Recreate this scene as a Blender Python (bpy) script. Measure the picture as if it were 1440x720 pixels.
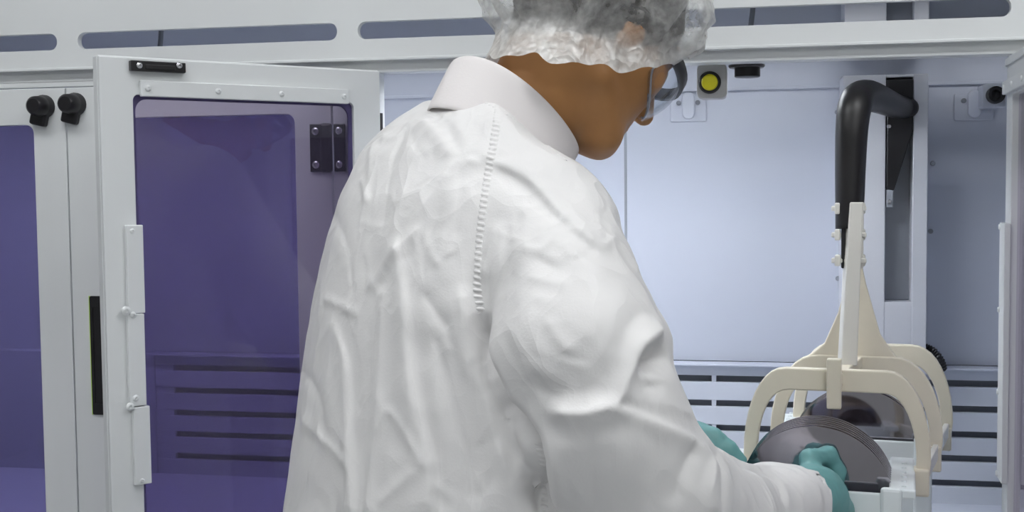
import bpy, bmesh, math, random
import numpy as np
from mathutils import Vector, Matrix
from mathutils.bvhtree import BVHTree

random.seed(7); np.random.seed(7)
for o in list(bpy.data.objects): bpy.data.objects.remove(o)
scn = bpy.context.scene
COL = scn.collection

# ------------------------------------------------------------------ camera
FPX = 1700.0
CAM = np.array([0.0, -1.8, 1.42])
def cam_axes(yaw, pitch, roll):
    cy, sy = math.cos(yaw), math.sin(yaw)
    fw = np.array([-sy*math.cos(pitch), cy*math.cos(pitch), math.sin(pitch)])
    r = np.array([cy, sy, 0.0]); u = np.cross(r, fw)
    r2 = r*math.cos(roll) + u*math.sin(roll); u2 = np.cross(r2, fw)
    return r2, u2, fw
AX = cam_axes(*np.radians([11.18, -3.268, -0.595]))
cd = bpy.data.cameras.new('camera'); cam = bpy.data.objects.new('camera', cd); COL.objects.link(cam)
cd.lens = 36*FPX/1440; cd.sensor_width = 36; cd.sensor_fit = 'HORIZONTAL'; cd.clip_start = 0.05
m = Matrix.Identity(4)
for i in range(3):
    m[i][0], m[i][1], m[i][2], m[i][3] = AX[0][i], AX[1][i], -AX[2][i], CAM[i]
cam.matrix_world = m
scn.camera = cam

# ------------------------------------------------------------------ light and exposure
scn.view_settings.view_transform = 'Standard'; scn.view_settings.look = 'None'
scn.view_settings.gamma = 1; scn.view_settings.use_curve_mapping = False
scn.view_settings.exposure = 0.0
w = bpy.data.worlds.new('world'); scn.world = w; w.use_nodes = True
w.node_tree.nodes['Background'].inputs[0].default_value = (0.8, 0.88, 1, 1)
w.node_tree.nodes['Background'].inputs[1].default_value = 0.15
CEIL_Z = 2.75
# recessed ceiling luminaires: x, y, size x, size y, strength
LUMINAIRES = [(1.1, -2.7, 1.2, 0.6, 11.5), (-1.3, -2.7, 1.2, 0.6, 8.0), (0.75, -0.95, 1.2, 0.3, 17.0), (-1.0, -0.95, 1.2, 0.3, 15.0)]
INNER_LIGHT = 50.0

# ------------------------------------------------------------------ helpers
def ray(px, py):
    return AX[0]*(px-720)/FPX + AX[1]*(360-py)/FPX + AX[2]
def at(px, py, t):                      # point at camera depth t
    return CAM + ray(px, py)*t
def aty(px, py, Y):                     # point on the plane y = Y
    d = ray(px, py); return CAM + d*((Y-CAM[1])/d[1])
def project(P):
    v = np.asarray(P) - CAM; z = v@AX[2]
    return np.stack([720+FPX*(v@AX[0])/z, 360-FPX*(v@AX[1])/z, z], -1)

MATS = {}
def mat(name, color, rough=0.5, metal=0.0, noise=0.0, nscale=8.0, bump=0.0, bscale=200.0, spec=0.5, **kw):
    if name in MATS: return MATS[name]
    mt = bpy.data.materials.new(name); mt.use_nodes = True
    nt = mt.node_tree; b = nt.nodes['Principled BSDF']
    b.inputs['Base Color'].default_value = (*color, 1)
    b.inputs['Roughness'].default_value = rough; b.inputs['Metallic'].default_value = metal
    b.inputs['Specular IOR Level'].default_value = spec
    for k, v in kw.items(): b.inputs[k].default_value = v
    tc = nt.nodes.new('ShaderNodeTexCoord')
    if noise:
        n = nt.nodes.new('ShaderNodeTexNoise'); n.inputs['Scale'].default_value = nscale; n.inputs['Detail'].default_value = 5
        nt.links.new(tc.outputs['Object'], n.inputs['Vector'])
        r = nt.nodes.new('ShaderNodeMapRange'); r.inputs[1].default_value = .3; r.inputs[2].default_value = .7
        r.inputs[3].default_value = 1-noise; r.inputs[4].default_value = 1+noise
        nt.links.new(n.outputs['Fac'], r.inputs[0])
        mx = nt.nodes.new('ShaderNodeMix'); mx.data_type = 'RGBA'; mx.blend_type = 'MULTIPLY'; mx.inputs[0].default_value = 1
        mx.inputs[6].default_value = (*color, 1); nt.links.new(r.outputs[0], mx.inputs[7])
        nt.links.new(mx.outputs[2], b.inputs['Base Color'])
    if bump:
        n2 = nt.nodes.new('ShaderNodeTexNoise'); n2.inputs['Scale'].default_value = bscale; n2.inputs['Detail'].default_value = 3
        nt.links.new(tc.outputs['Object'], n2.inputs['Vector'])
        bp = nt.nodes.new('ShaderNodeBump'); bp.inputs['Strength'].default_value = bump; bp.inputs['Distance'].default_value = .002
        nt.links.new(n2.outputs['Fac'], bp.inputs['Height']); nt.links.new(bp.outputs[0], b.inputs['Normal'])
    MATS[name] = mt
    return mt

def pane_mat(name, tint, gloss_rough=0.02, milk=0.0, milkcol=(1, 1, 1), ior=1.49):
    mt = bpy.data.materials.new(name); mt.use_nodes = True; nt = mt.node_tree
    for n in list(nt.nodes):
        if n.type != 'OUTPUT_MATERIAL': nt.nodes.remove(n)
    out = nt.nodes['Material Output']
    tr = nt.nodes.new('ShaderNodeBsdfTransparent'); tr.inputs[0].default_value = (*tint, 1)
    body = tr.outputs[0]
    if milk:
        df = nt.nodes.new('ShaderNodeBsdfDiffuse'); df.inputs[0].default_value = (*milkcol, 1)
        mm = nt.nodes.new('ShaderNodeMixShader'); mm.inputs[0].default_value = milk
        nt.links.new(body, mm.inputs[1]); nt.links.new(df.outputs[0], mm.inputs[2]); body = mm.outputs[0]
    gl = nt.nodes.new('ShaderNodeBsdfGlossy'); gl.inputs['Roughness'].default_value = gloss_rough
    fr = nt.nodes.new('ShaderNodeFresnel')
    ge = nt.nodes.new('ShaderNodeNewGeometry'); mr = nt.nodes.new('ShaderNodeMapRange')   # same reflectance from both sides of the thin sheet
    mr.inputs[3].default_value = ior; mr.inputs[4].default_value = 1/ior
    nt.links.new(ge.outputs['Backfacing'], mr.inputs[0]); nt.links.new(mr.outputs[0], fr.inputs['IOR'])
    mx = nt.nodes.new('ShaderNodeMixShader')
    nt.links.new(fr.outputs[0], mx.inputs[0]); nt.links.new(body, mx.inputs[1]); nt.links.new(gl.outputs[0], mx.inputs[2])
    nt.links.new(mx.outputs[0], out.inputs[0])
    MATS[name] = mt
    return mt

def emis_mat(name, color, strength):
    mt = bpy.data.materials.new(name); mt.use_nodes = True; nt = mt.node_tree
    b = nt.nodes['Principled BSDF']; b.inputs['Base Color'].default_value = (.9, .9, .9, 1)
    b.inputs['Emission Color'].default_value = (*color, 1); b.inputs['Emission Strength'].default_value = strength
    MATS[name+str(strength)] = mt
    return mt

WHITE = mat('white_polypropylene', (0.72, 0.74, 0.745), 0.42, noise=0.025, nscale=3, bump=.02, bscale=60)
INNER = mat('interior_polypropylene', (0.66, 0.69, 0.78), 0.38, noise=0.03, nscale=2.5)
COLM = mat('column_white', (0.76, 0.77, 0.82), 0.35, noise=0.02)
DARKGREY = mat('slot_grey', (0.22, 0.235, 0.27), 0.5, noise=0.05)
GREY = mat('rail_grey', (0.32, 0.34, 0.38), 0.45, noise=0.05)
BLACK = mat('black_plastic', (0.012, 0.011, 0.013), 0.38, noise=0.2, nscale=30)
BLACKGLOSS = mat('black_rubber_tube', (0.010, 0.009, 0.010), 0.42, noise=0.2, nscale=20)
STEEL = mat('screw_steel', (0.6, 0.6, 0.62), 0.25, metal=1.0)
YELLOW = mat('yellow_button', (0.82, 0.74, 0.02), 0.35, noise=.03)
SWITCH = mat('switch_box_plastic', (0.55, 0.55, 0.54), 0.4, noise=.03)
IVORY = mat('ivory_polymer', (0.80, 0.74, 0.60), 0.4, noise=0.05, nscale=12)
IVORY.node_tree.nodes['Principled BSDF'].inputs['Subsurface Weight'].default_value = 0.0
PLATEW = mat('pale_hook_polymer', (0.76, 0.745, 0.69), 0.4, noise=0.03)
CASS = mat('cassette_polymer', (0.78, 0.83, 0.84), 0.35, noise=0.03, nscale=10)
LIME = mat('lime_edge', (0.55, 0.8, 0.12), 0.5)
FLOOR = mat('floor_vinyl', (0.5, 0.51, 0.52), 0.3, noise=0.05)
ROOMW = mat('room_wall', (0.62, 0.63, 0.63), 0.6, noise=0.03)
PURPLE = pane_mat('purple_acrylic', (0.46, 0.43, 0.60), milk=0.08, milkcol=(0.26, 0.23, 0.42))
LILAC = pane_mat('lilac_acrylic', (0.74, 0.70, 0.80), milk=0.04, milkcol=(0.36, 0.33, 0.5))
VIOLET = mat('violet_gasket', (0.075, 0.06, 0.16), 0.35, noise=.05)
CLEAR = pane_mat('clear_polycarbonate', (0.93, 0.95, 0.97), ior=1.5)
COAT = mat('white_coat_fabric', (0.76, 0.75, 0.745), 0.45, noise=0.02, nscale=6, bump=.10, bscale=420, spec=.35)
def crumple(mt, scale, dist, strength):
    nt = mt.node_tree; b = nt.nodes['Principled BSDF']; old = b.inputs['Normal'].links[0].from_node
    tc = nt.nodes.new('ShaderNodeTexCoord'); mp = nt.nodes.new('ShaderNodeMapping'); mp.inputs['Scale'].default_value = (1, 1, .55)
    nz = nt.nodes.new('ShaderNodeTexNoise'); nz.inputs['Scale'].default_value = 9; nz.inputs['Detail'].default_value = 2
    ad = nt.nodes.new('ShaderNodeMix'); ad.data_type = 'RGBA'; ad.blend_type = 'LINEAR_LIGHT'; ad.inputs[0].default_value = .10
    nt.links.new(tc.outputs['Object'], mp.inputs[0]); nt.links.new(mp.outputs[0], nz.inputs['Vector'])
    nt.links.new(mp.outputs[0], ad.inputs[6]); nt.links.new(nz.outputs['Color'], ad.inputs[7])
    last = old
    for sc, ds in ((scale, dist), (scale*2.6, dist*.30)):
        vo = nt.nodes.new('ShaderNodeTexVoronoi'); vo.inputs['Scale'].default_value = sc; nt.links.new(ad.outputs[2], vo.inputs['Vector'])
        bp = nt.nodes.new('ShaderNodeBump'); bp.inputs['Strength'].default_value = strength; bp.inputs['Distance'].default_value = ds
        nt.links.new(vo.outputs['Distance'], bp.inputs['Height']); nt.links.new(last.outputs[0], bp.inputs['Normal']); last = bp
    nt.links.new(last.outputs[0], b.inputs['Normal'])
crumple(COAT, 12, .010, .58)
COATB = mat('white_collar_fabric', (0.78, 0.745, 0.74), 0.65, noise=0.02, nscale=6, bump=.10, bscale=420, spec=.3)
SKIN = mat('skin', (0.43, 0.21, 0.078), 0.48, noise=0.12, nscale=14, bump=.06, bscale=160, spec=.35)
HAIR = mat('dark_hair', (0.02, 0.016, 0.014), 0.5, noise=0.4, nscale=40, bump=.5, bscale=120)
GLOVE = mat('teal_nitrile', (0.15, 0.36, 0.355), 0.5, noise=0.08, nscale=14, bump=.08, bscale=120)
TROUSER = mat('white_trouser_fabric', (0.7, 0.7, 0.7), 0.7, noise=0.03)
EYE = mat('eye_white', (0.7, 0.68, 0.65), 0.2)
SLATW = mat('slat_white', (0.62, 0.65, 0.72), 0.4, noise=0.03)
BLUEGREY = mat('interior_back', (0.60, 0.63, 0.72), 0.35, noise=0.04, nscale=1.5)
WAFER = mat('polished_silicon', (0.36, 0.34, 0.37), 0.07, metal=1.0, noise=.06, nscale=9)

def finish(bm, name, mt, parent=None, smooth=False, bevel=0.0, seg=2):
    me = bpy.data.meshes.new(name)
    bmesh.ops.recalc_face_normals(bm, faces=bm.faces)
    bm.to_mesh(me); bm.free()
    return link(me, name, mt, parent, smooth, bevel, seg)
def link(me, name, mt, parent=None, smooth=False, bevel=0.0, seg=2):
    me.materials.append(mt)
    if smooth: me.polygons.foreach_set('use_smooth', [True]*len(me.polygons))
    o = bpy.data.objects.new(name, me); COL.objects.link(o)
    if parent is not None:
        o.parent = parent
        o.matrix_parent_inverse = world_of(parent).inverted()
    if bevel:
        md = o.modifiers.new('bevel', 'BEVEL'); md.width = bevel; md.segments = seg; md.limit_method = 'ANGLE'; md.angle_limit = math.radians(40)
        md.harden_normals = False
    return o
def world_of(o):
    mm = o.matrix_basis.copy()
    if o.parent: mm = world_of(o.parent) @ o.matrix_parent_inverse @ mm
    return mm
def empty(name, loc):
    o = bpy.data.objects.new(name, None); COL.objects.link(o); o.location = loc; o.empty_display_size = .05
    return o
def tag(o, label, cat=None, group=None, kind=None):
    if label: o['label'] = label
    if cat: o['category'] = cat
    if group: o['group'] = group
    if kind: o['kind'] = kind
    return o
def box(bm, lo, hi, M=None):
    lo = Vector(lo); hi = Vector(hi)
    vs = [bm.verts.new(((lo.x, hi.x)[i & 1], (lo.y, hi.y)[i >> 1 & 1], (lo.z, hi.z)[i >> 2 & 1])) for i in range(8)]
    if M is not None:
        for v in vs: v.co = M @ v.co
    for f in ((0, 2, 3, 1), (4, 5, 7, 6), (0, 1, 5, 4), (2, 6, 7, 3), (0, 4, 6, 2), (1, 3, 7, 5)):
        bm.faces.new([vs[i] for i in f])
def boxo(name, lo, hi, mt, parent=None, bevel=0.0015, M=None):
    bm = bmesh.new(); box(bm, lo, hi, M); return finish(bm, name, mt, parent, bevel=bevel)
def frame_for(d):
    d = Vector(d).normalized(); a = Vector((0, 0, 1)) if abs(d.z) < .9 else Vector((1, 0, 0))
    x = a.cross(d).normalized(); y = d.cross(x); return x, y, d
def lathe(bm, base, axis, prof, n=24):
    """prof: list of (distance along axis, radius)"""
    x, y, d = frame_for(axis); base = Vector(base); rings = []
    for h, r in prof:
        rings.append([bm.verts.new(base + d*h + (x*math.cos(2*math.pi*k/n) + y*math.sin(2*math.pi*k/n))*max(r, 1e-5)) for k in range(n)])
    for a, b in zip(rings, rings[1:]):
        for k in range(n): bm.faces.new((a[k], a[(k+1) % n], b[(k+1) % n], b[k]))
    bm.faces.new(rings[0][::-1]); bm.faces.new(rings[-1])
def latheo(name, base, axis, prof, mt, parent=None, n=24, smooth=False, bevel=0.0):
    bm = bmesh.new(); lathe(bm, base, axis, prof, n); o = finish(bm, name, mt, parent, bevel=bevel)
    if smooth: smooth_angle(o)
    return o
def smooth_angle(o, ang=40):
    me = o.data; me.polygons.foreach_set('use_smooth', [True]*len(me.polygons))
    bm = bmesh.new(); bm.from_mesh(me)
    for e in bm.edges:
        if len(e.link_faces) == 2 and e.calc_face_angle(0) > math.radians(ang): e.smooth = False
    bm.to_mesh(me); bm.free()
def rrect(x0, z0, x1, z1, r, n=6):
    pts = []
    for cx, cz, a0 in ((x1-r, z1-r, 0), (x0+r, z1-r, 90), (x0+r, z0+r, 180), (x1-r, z0+r, 270)):
        for k in range(n+1):
            a = math.radians(a0+90*k/n); pts.append((cx+r*math.cos(a), cz+r*math.sin(a)))
    return pts
def plate(name, outer, holes, thick, M, mt, parent=None, bevel=0.0012):
    """flat plate in local (u, v) with holes, thickness along local +w; M maps (u, w, v) to world"""
    bm = bmesh.new(); es = []
    for loop in [outer]+holes:
        vs = [bm.verts.new((u, 0, v)) for u, v in loop]
        es += [bm.edges.new((vs[i], vs[(i+1) % len(vs)])) for i in range(len(vs))]
    bmesh.ops.triangle_fill(bm, edges=es, use_beauty=True)
    fs = list(bm.faces)
    r = bmesh.ops.extrude_face_region(bm, geom=fs)
    bmesh.ops.translate(bm, vec=(0, thick, 0), verts=[g for g in r['geom'] if isinstance(g, bmesh.types.BMVert)])
    bmesh.ops.dissolve_limit(bm, angle_limit=.01, verts=bm.verts, edges=bm.edges)
    bmesh.ops.transform(bm, matrix=M, verts=bm.verts)
    return finish(bm, name, mt, parent, bevel=bevel)
def catmull(pts, per=8):
    P = [np.array(p, float) for p in pts]; P = [2*P[0]-P[1]]+P+[2*P[-1]-P[-2]]; out = []
    for i in range(1, len(P)-2):
        for k in range(per):
            t = k/per; a, b, c, d = P[i-1:i+3]
            out.append(.5*((2*b)+(c-a)*t+(2*a-5*b+4*c-d)*t*t+(3*b-a-3*c+d)*t**3))
    out.append(P[-2]); return out
def tube(bm, pts, rad, n=16, squash=None):
    """sweep a circle along points; rad number or list"""
    pts = [Vector(p) for p in pts]; rings = []
    t0 = (pts[1]-pts[0]).normalized(); x, y, _ = frame_for(t0)
    for i, p in enumerate(pts):
        t = (pts[min(i+1, len(pts)-1)]-pts[max(i-1, 0)]).normalized()
        x = (x - t*x.dot(t)).normalized(); y = t.cross(x)
        r = rad[i] if hasattr(rad, '__len__') else rad
        rings.append([bm.verts.new(p + (x*math.cos(2*math.pi*k/n)+y*math.sin(2*math.pi*k/n))*r) for k in range(n)])
    for a, b in zip(rings, rings[1:]):
        for k in range(n): bm.faces.new((a[k], a[(k+1) % n], b[(k+1) % n], b[k]))
    bm.faces.new(rings[0][::-1]); bm.faces.new(rings[-1])
def screw(name, p, nrm, r, parent, mt=None):
    return latheo(name, p, nrm, [(-.001, r), (r*.25, r), (r*.5, r*.75), (r*.55, r*.38), (r*.3, r*.34), (r*.3, 0)], mt or WHITE, parent, n=12, smooth=True)

# ================================================================== the room
def struct(o): o['kind'] = 'structure'; return o
struct(boxo('floor', (-4, -4.5, -.05), (4, 1.6, 0), FLOOR, bevel=0))
struct(boxo('ceiling', (-4, -4.5, CEIL_Z), (4, 1.6, CEIL_Z+.05), ROOMW, bevel=0))
struct(boxo('wall_back', (-4, 1.5, 0), (4, 1.6, CEIL_Z), ROOMW, bevel=0))
struct(boxo('wall_front', (-4, -4.5, 0), (4, -4.4, CEIL_Z), ROOMW, bevel=0))
struct(boxo('wall_left', (-4, -4.4, 0), (-3.9, 1.5, CEIL_Z), ROOMW, bevel=0))
struct(boxo('wall_right', (3.9, -4.4, 0), (4, 1.5, CEIL_Z), ROOMW, bevel=0))
for i, (x, y, sx, sy, st) in enumerate(LUMINAIRES):
    L = empty('ceiling_light', (x, y, CEIL_Z))
    tag(L, 'white rectangular cleanroom ceiling luminaire, '+('large, right of the bench', 'large, left of the bench', 'slim, right of the bench', 'slim, left of the bench')[i], 'ceiling light', 'ceiling luminaires')
    boxo('diffuser', (x-sx/2, y-sy/2, CEIL_Z-.03), (x+sx/2, y+sy/2, CEIL_Z-.005), emis_mat('lamp', (.975, .99, 1), st), L, bevel=0)
    bm = bmesh.new()
    for lo, hi in (((-1, -1), (1, -1)), ((-1, 1), (1, 1)), ((-1, -1), (-1, 1)), ((1, -1), (1, 1))):
        box(bm, (x+lo[0]*sx/2-.02, y+lo[1]*sy/2-.02, CEIL_Z-.04), (x+hi[0]*sx/2+.02, y+hi[1]*sy/2+.02, CEIL_Z))
    finish(bm, 'frame', WHITE, L)

# ================================================================== wet bench enclosure
BACK = 0.545
XL, XR = -2.1, 0.95                    # the enclosure runs on past both sides of the picture
Z_SLOT0, Z_SLOT1, Z_LEDGE, Z_LINT, Z_DOOR = 1.6485, 1.675, 1.619, 1.598, 1.5885
X_OPEN0, X_OPEN1 = aty(532, 100, 0)[0], aty(1411, 80, 0)[0]
X_GAP = aty(92, 125, 0)[0]; X_HINGE2 = aty(467, 175, 0)[0]
Z_TOP, Z_BOT = 1.95, 0.70
bench = empty('wet_bench', (-.55, .25, 0))
tag(bench, 'white plastic wet bench enclosure with slotted fascia and purple windowed doors', 'wet bench')
Mfront = Matrix.Identity(4)
def xs(px, py=60): return aty(px, py, 0)[0]
slots = [(-1.75, xs(85, 64)), (xs(114, 62), xs(477, 45)), (xs(506, 42), -.155), (-.118, xs(1420, 12))]
slots += [(slots[-1][1]+.035, XR-.03)]
holes = [rrect(a, Z_SLOT0, b, Z_SLOT1, (Z_SLOT1-Z_SLOT0)/2-.0008, 8) for a, b in slots]
plate('fascia', [(XL, Z_LEDGE), (XR, Z_LEDGE), (XR, Z_TOP), (XL, Z_TOP)], holes, .012, Matrix.Translation((0, -.010, 0)), WHITE, bench, bevel=.002)
# lintel with a return that shows its underside
boxo('lintel', (XL, 0.000, Z_LINT), (XR, .035, Z_LEDGE+.004), WHITE, bench)
boxo('lintel_bead', (XL, -.013, Z_LEDGE-.0035), (XR, .002, Z_LEDGE+.001), WHITE, bench, bevel=.001)
boxo('door_header', (XL, .001, Z_DOOR+.0015), (X_OPEN0-.002, .03, Z_LINT+.002), WHITE, bench)
# stile between door pair and opening
boxo('stile', (X_HINGE2+.0015, 0, Z_BOT), (X_OPEN0, .03, Z_LINT+.001), WHITE, bench)
boxo('stile', (X_OPEN1+.012, 0, Z_BOT), (X_OPEN1+.07, .03, Z_LINT+.001), WHITE, bench)
boxo('end_panel', (X_OPEN1+.07, 0, Z_BOT), (XR, .03, Z_LINT), WHITE, bench)
# interior shell
boxo('interior_back_panel', (XL, BACK, Z_BOT), (XR, BACK+.012, Z_TOP), BLUEGREY, bench, bevel=0)
xs1 = aty(880, 300, BACK)[0]
boxo('panel_seam', (xs1-.0025, BACK-.0015, 1.0), (xs1+.0025, BACK+.002, 1.6), GREY, bench, bevel=.0005)
zs = aty(1000, 128, BACK)[2]
boxo('panel_ledge', (XL, BACK-.006, zs), (XR, BACK+.002, zs+.006), BLUEGREY, bench, bevel=.001)
boxo('enclosure_side', (XL-.012, -.01, 0), (XL, BACK+.012, Z_TOP), WHITE, bench)
boxo('enclosure_side', (XR, -.01, 0), (XR+.012, BACK+.012, Z_TOP), WHITE, bench)
boxo('top_rail', (XL, .002, Z_TOP-.04), (XR, .04, Z_TOP), WHITE, bench)
boxo('roof_light_baffle', (XL, .15, Z_TOP-.012), (XR, BACK, Z_TOP), WHITE, bench)  # unseen baffle, added to limit the light falling in from above
xr_in = aty(1413, 300, .3)[0]+.12
boxo('interior_side', (xr_in, .03, Z_BOT), (xr_in+.012, BACK, 1.62), BLUEGREY, bench)
# lower front and plinth
boxo('base_front', (XL, 0, .12), (XR, .03, Z_BOT), WHITE, bench)
boxo('plinth', (XL, .05, 0), (XR, BACK, .12), GREY, bench)
zdeck = aty(1345, 712, .40)[2]
boxo('deck', (XL, .03, zdeck-.02), (XR, .42, zdeck), INNER, bench, bevel=.003)
boxo('deck_step', (XL, .42, zdeck-.06), (XR, BACK, zdeck-.04), INNER, bench)
# slotted rear plenum panels
def slotted(x0, x1, seps, xend):
    ztop = aty(1400, 517, BACK-.03)[2]
    root = boxo('slotted_panel', (x0, BACK-.012, zdeck-.04), (x1, BACK-.002, ztop), DARKGREY, bench, bevel=0)
    boxo('top_ledge', (x0, BACK-.05, ztop-.004), (x1, BACK, ztop), INNER, root)
    rows = [aty(1380, y, BACK-.03)[2] for y in (540, 576, 612, 646, 681)]
    hh = .0062
    edges = [ztop-.004] + sum([[r+hh, r-hh] for r in rows], []) + [zdeck-.04]
    for i in range(0, len(edges), 2):
        boxo('slat', (x0, BACK-.032, edges[i+1]), (x1, BACK-.02, edges[i]), SLATW, root, bevel=.001)
    for s, wd in seps:
        boxo('slat_divider', (s-wd/2, BACK-.031, zdeck-.04), (s+wd/2, BACK-.021, ztop-.004), SLATW, root, bevel=.0005)
sx = aty(1004, 600, BACK-.03)[0]
sl = aty(245, 560, BACK-.03)[0]
slotted(-.75, xr_in, [(sx, .0085), (-.735, .03)], 0)
slotted(sl-.04, -.76, [(sl-.02, .04), (-.775, .03)], 0)
boxo('plain_rear_panel', (XL, BACK-.032, zdeck-.04), (sl-.041, BACK-.002, aty(1400, 517, BACK-.03)[2]), SLATW, bench)
# rods seen through the fascia slots
for px, py in ((226, 55), (1058, 20)):
    p = aty(px, py, .25)
    bm = bmesh.new(); tube(bm, [p+np.array((.004, 0, .05)), p+np.array((0, 0, 0)), p+np.array((-.004, 0, -.03))], .0045, 10); finish(bm, 'hanger_rod', DARKGREY, bench, smooth=True)
# strip lamps added out of sight behind the lintel to brighten the interior
for xa, xb, stg, lab in ((-.60, .10, INNER_LIGHT, 'added unseen strip lamp behind the lintel over the open bay'), (-1.75, -.68, INNER_LIGHT*.6, 'added unseen strip lamp behind the lintel over the closed doors')):
    il = empty('added_strip_light', ((xa+xb)/2, .13, 1.65)); tag(il, lab, 'light')
    bm = bmesh.new()
    for lo, hi in (((xa, .10, 1.642), (xb, .165, 1.646)), ((xa, .10, 1.612), (xb, .104, 1.642)), ((xa, .161, 1.625), (xb, .165, 1.642)), ((xa, .104, 1.612), (xa+.004, .161, 1.642)), ((xb-.004, .104, 1.612), (xb, .161, 1.642))): box(bm, lo, hi)
    finish(bm, 'added_lamp_housing', WHITE, il)
    boxo('added_lamp_strip', (xa+.01, .118, 1.628), (xb-.01, .148, 1.640), emis_mat('strip', (.90, .94, 1), stg), il, bevel=.004)

# ---------------- doors
def door_matrix(hx, hy, ang):
    """local u from hinge along the leaf, w = thickness, v up"""
    return Matrix.Translation((hx, hy, 0)) @ Matrix.Rotation(ang, 4, 'Z')
def knob(door, px, py, tilt):
    p = aty(px, py, 0)
    k = latheo('knob', (p[0], .0, p[2]), (0, -1, 0), [(-.002, .019), (.006, .019), (.011, .0165), (.014, .0165), (.030, .015), (.034, .011), (.034, 0)], BLACK, door, smooth=True)
    Mk = Matrix.Translation((p[0], -.006, p[2])) @ Matrix.Rotation(tilt, 4, 'Y')
    bm = bmesh.new(); box(bm, (-.016, -.007, -.032), (.012, .008, .006), Mk); finish(bm, 'knob_lever', BLACK, k and door, bevel=.004, seg=3)
def closed_door(x0, x1, wx0, wx1, wz1, pane=True):
    d = plate('cabinet_door', [(x0, Z_BOT+.02), (x1, Z_BOT+.02), (x1, Z_DOOR), (x0, Z_DOOR)], [rrect(wx0, Z_BOT+.09, wx1, wz1, .014)], .014, Matrix.Translation((0, -.001, 0)), WHITE, bench)
    boxo('pane', (wx0-.012, .0132, Z_BOT+.075), (wx1+.012, .0192, wz1+.012), PURPLE, d, bevel=0)
    return d
zw1 = aty(40, 176, 0)[2]; zw2 = aty(300, 163, 0)[2]
dA = closed_door(X_GAP-.46, X_GAP-.0012, X_GAP-.40, aty(48, 200, 0)[0], zw1)
dA['label'] = 'closed door with purple window at the far left'
dB = closed_door(X_GAP+.0012, X_HINGE2-.0012, xs(166, 300), xs(415, 200), zw2)
dB['label'] = 'closed door with purple window behind the open leaf'
dC = closed_door(XL+.003, X_GAP-.4625, XL+.06, X_GAP-.53, zw1)
knob(dA, 63, 150, math.radians(14)); knob(dB, 107, 147, math.radians(14))
# recessed black grip in the closed door
p0, p1 = aty(128, 416, 0), aty(150, 583, 0)
g = plate('grip_frame', rrect(p0[0]-.001, p1[2], p1[0]+.012, p0[2], .003, 3), [rrect(p0[0]+.004, p1[2]+.018, p1[0]+.008, p0[2]-.018, .002, 3)], .004, Matrix.Translation((0, -.004, 0)), BLACK, dB)
boxo('grip_recess', (p0[0]+.002, -.0025, p1[2]+.01), (p1[0]+.01, -.0012, p0[2]-.01), BLACK, dB, bevel=0)
boxo('grip_edge', (p0[0]-.0018, -.0045, p1[2]), (p0[0]-.0009, -.001, p0[2]), LIME, dB, bevel=0)
# black hinge on the closed door
hc = aty(462, 208, 0)
def hinge(cx, cz, W, H, parent, y0=-.001):
    h = boxo('hinge', (cx-W/2, y0-.005, cz-H/2), (cx+W/2-.022, y0, cz+H/2), BLACK, parent, bevel=.001)
    boxo('hinge_leaf', (cx+W/2-.018, y0-.005, cz-H/2), (cx+W/2, y0, cz+H/2), BLACK, parent)
    boxo('hinge_knuckle', (cx-W*.18, y0-.011, cz-H/2-.001), (cx+W*.14, y0, cz+H/2+.001), BLACK, parent, bevel=.004)
    for a in (-1, 1):
        for b in (-1, 1):
            latheo('screw', (cx+a*(W/2-.0095), y0-.0045, cz+b*(H/2-.011)), (0, -1, 0), [(0, .0062), (.0015, .006), (.003, .004), (.003, .002), (.001, .0018), (.001, 0)], STEEL, parent, n=14, smooth=True)
hinge(hc[0], hc[2], .057, .074, dB)

# swung-open leaf on the left of the opening
H0 = np.array([-.5555, -.016]); F0 = np.array([-.842, -.332])
ZD = 1.598
leafdir = (F0-H0)/np.linalg.norm(F0-H0); leafw = np.linalg.norm(F0-H0)
angL = math.atan2(leafdir[1], leafdir[0])
ML = door_matrix(H0[0], H0[1], angL)              # local +y of the leaf points to ...
MLi = np.array(ML.inverted())
def on_leaf(px, py, M, Mi, w=0.0):
    c = (Mi @ np.append(CAM, 1))[:3]; d = Mi[:3, :3] @ ray(px, py)
    t = (w-c[1])/d[1]; q = c+d*t; return q[0], q[2]
# the face turned to the camera is at local +y (leaf runs towards -x,-y)
sgn = 1 if (MLi @ np.append(CAM, 1))[1] > 0 else -1
TH = .016
u_w0, v_w1 = on_leaf(497, 145, ML, MLi); u_w1, v_w1b = on_leaf(187, 132, ML, MLi)
leaf = plate('cabinet_door', [(0, Z_BOT+.02), (leafw, Z_BOT+.02), (leafw, ZD), (0, ZD)], [rrect(u_w0, Z_BOT+.09, u_w1, (v_w1+v_w1b)/2, .008)], -sgn*TH, ML, WHITE, bench)
leaf['label'] = 'purple windowed door swung open left of the person'
def leafbox(name, u0, u1, v0, v1, w0, w1, mt, par, bev=.0012, M=ML, s=sgn):
    return boxo(name, (min(u0, u1), min(s*w0, s*w1), min(v0, v1)), (max(u0, u1), max(s*w0, s*w1), max(v0, v1)), mt, par, bevel=bev, M=M)
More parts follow.
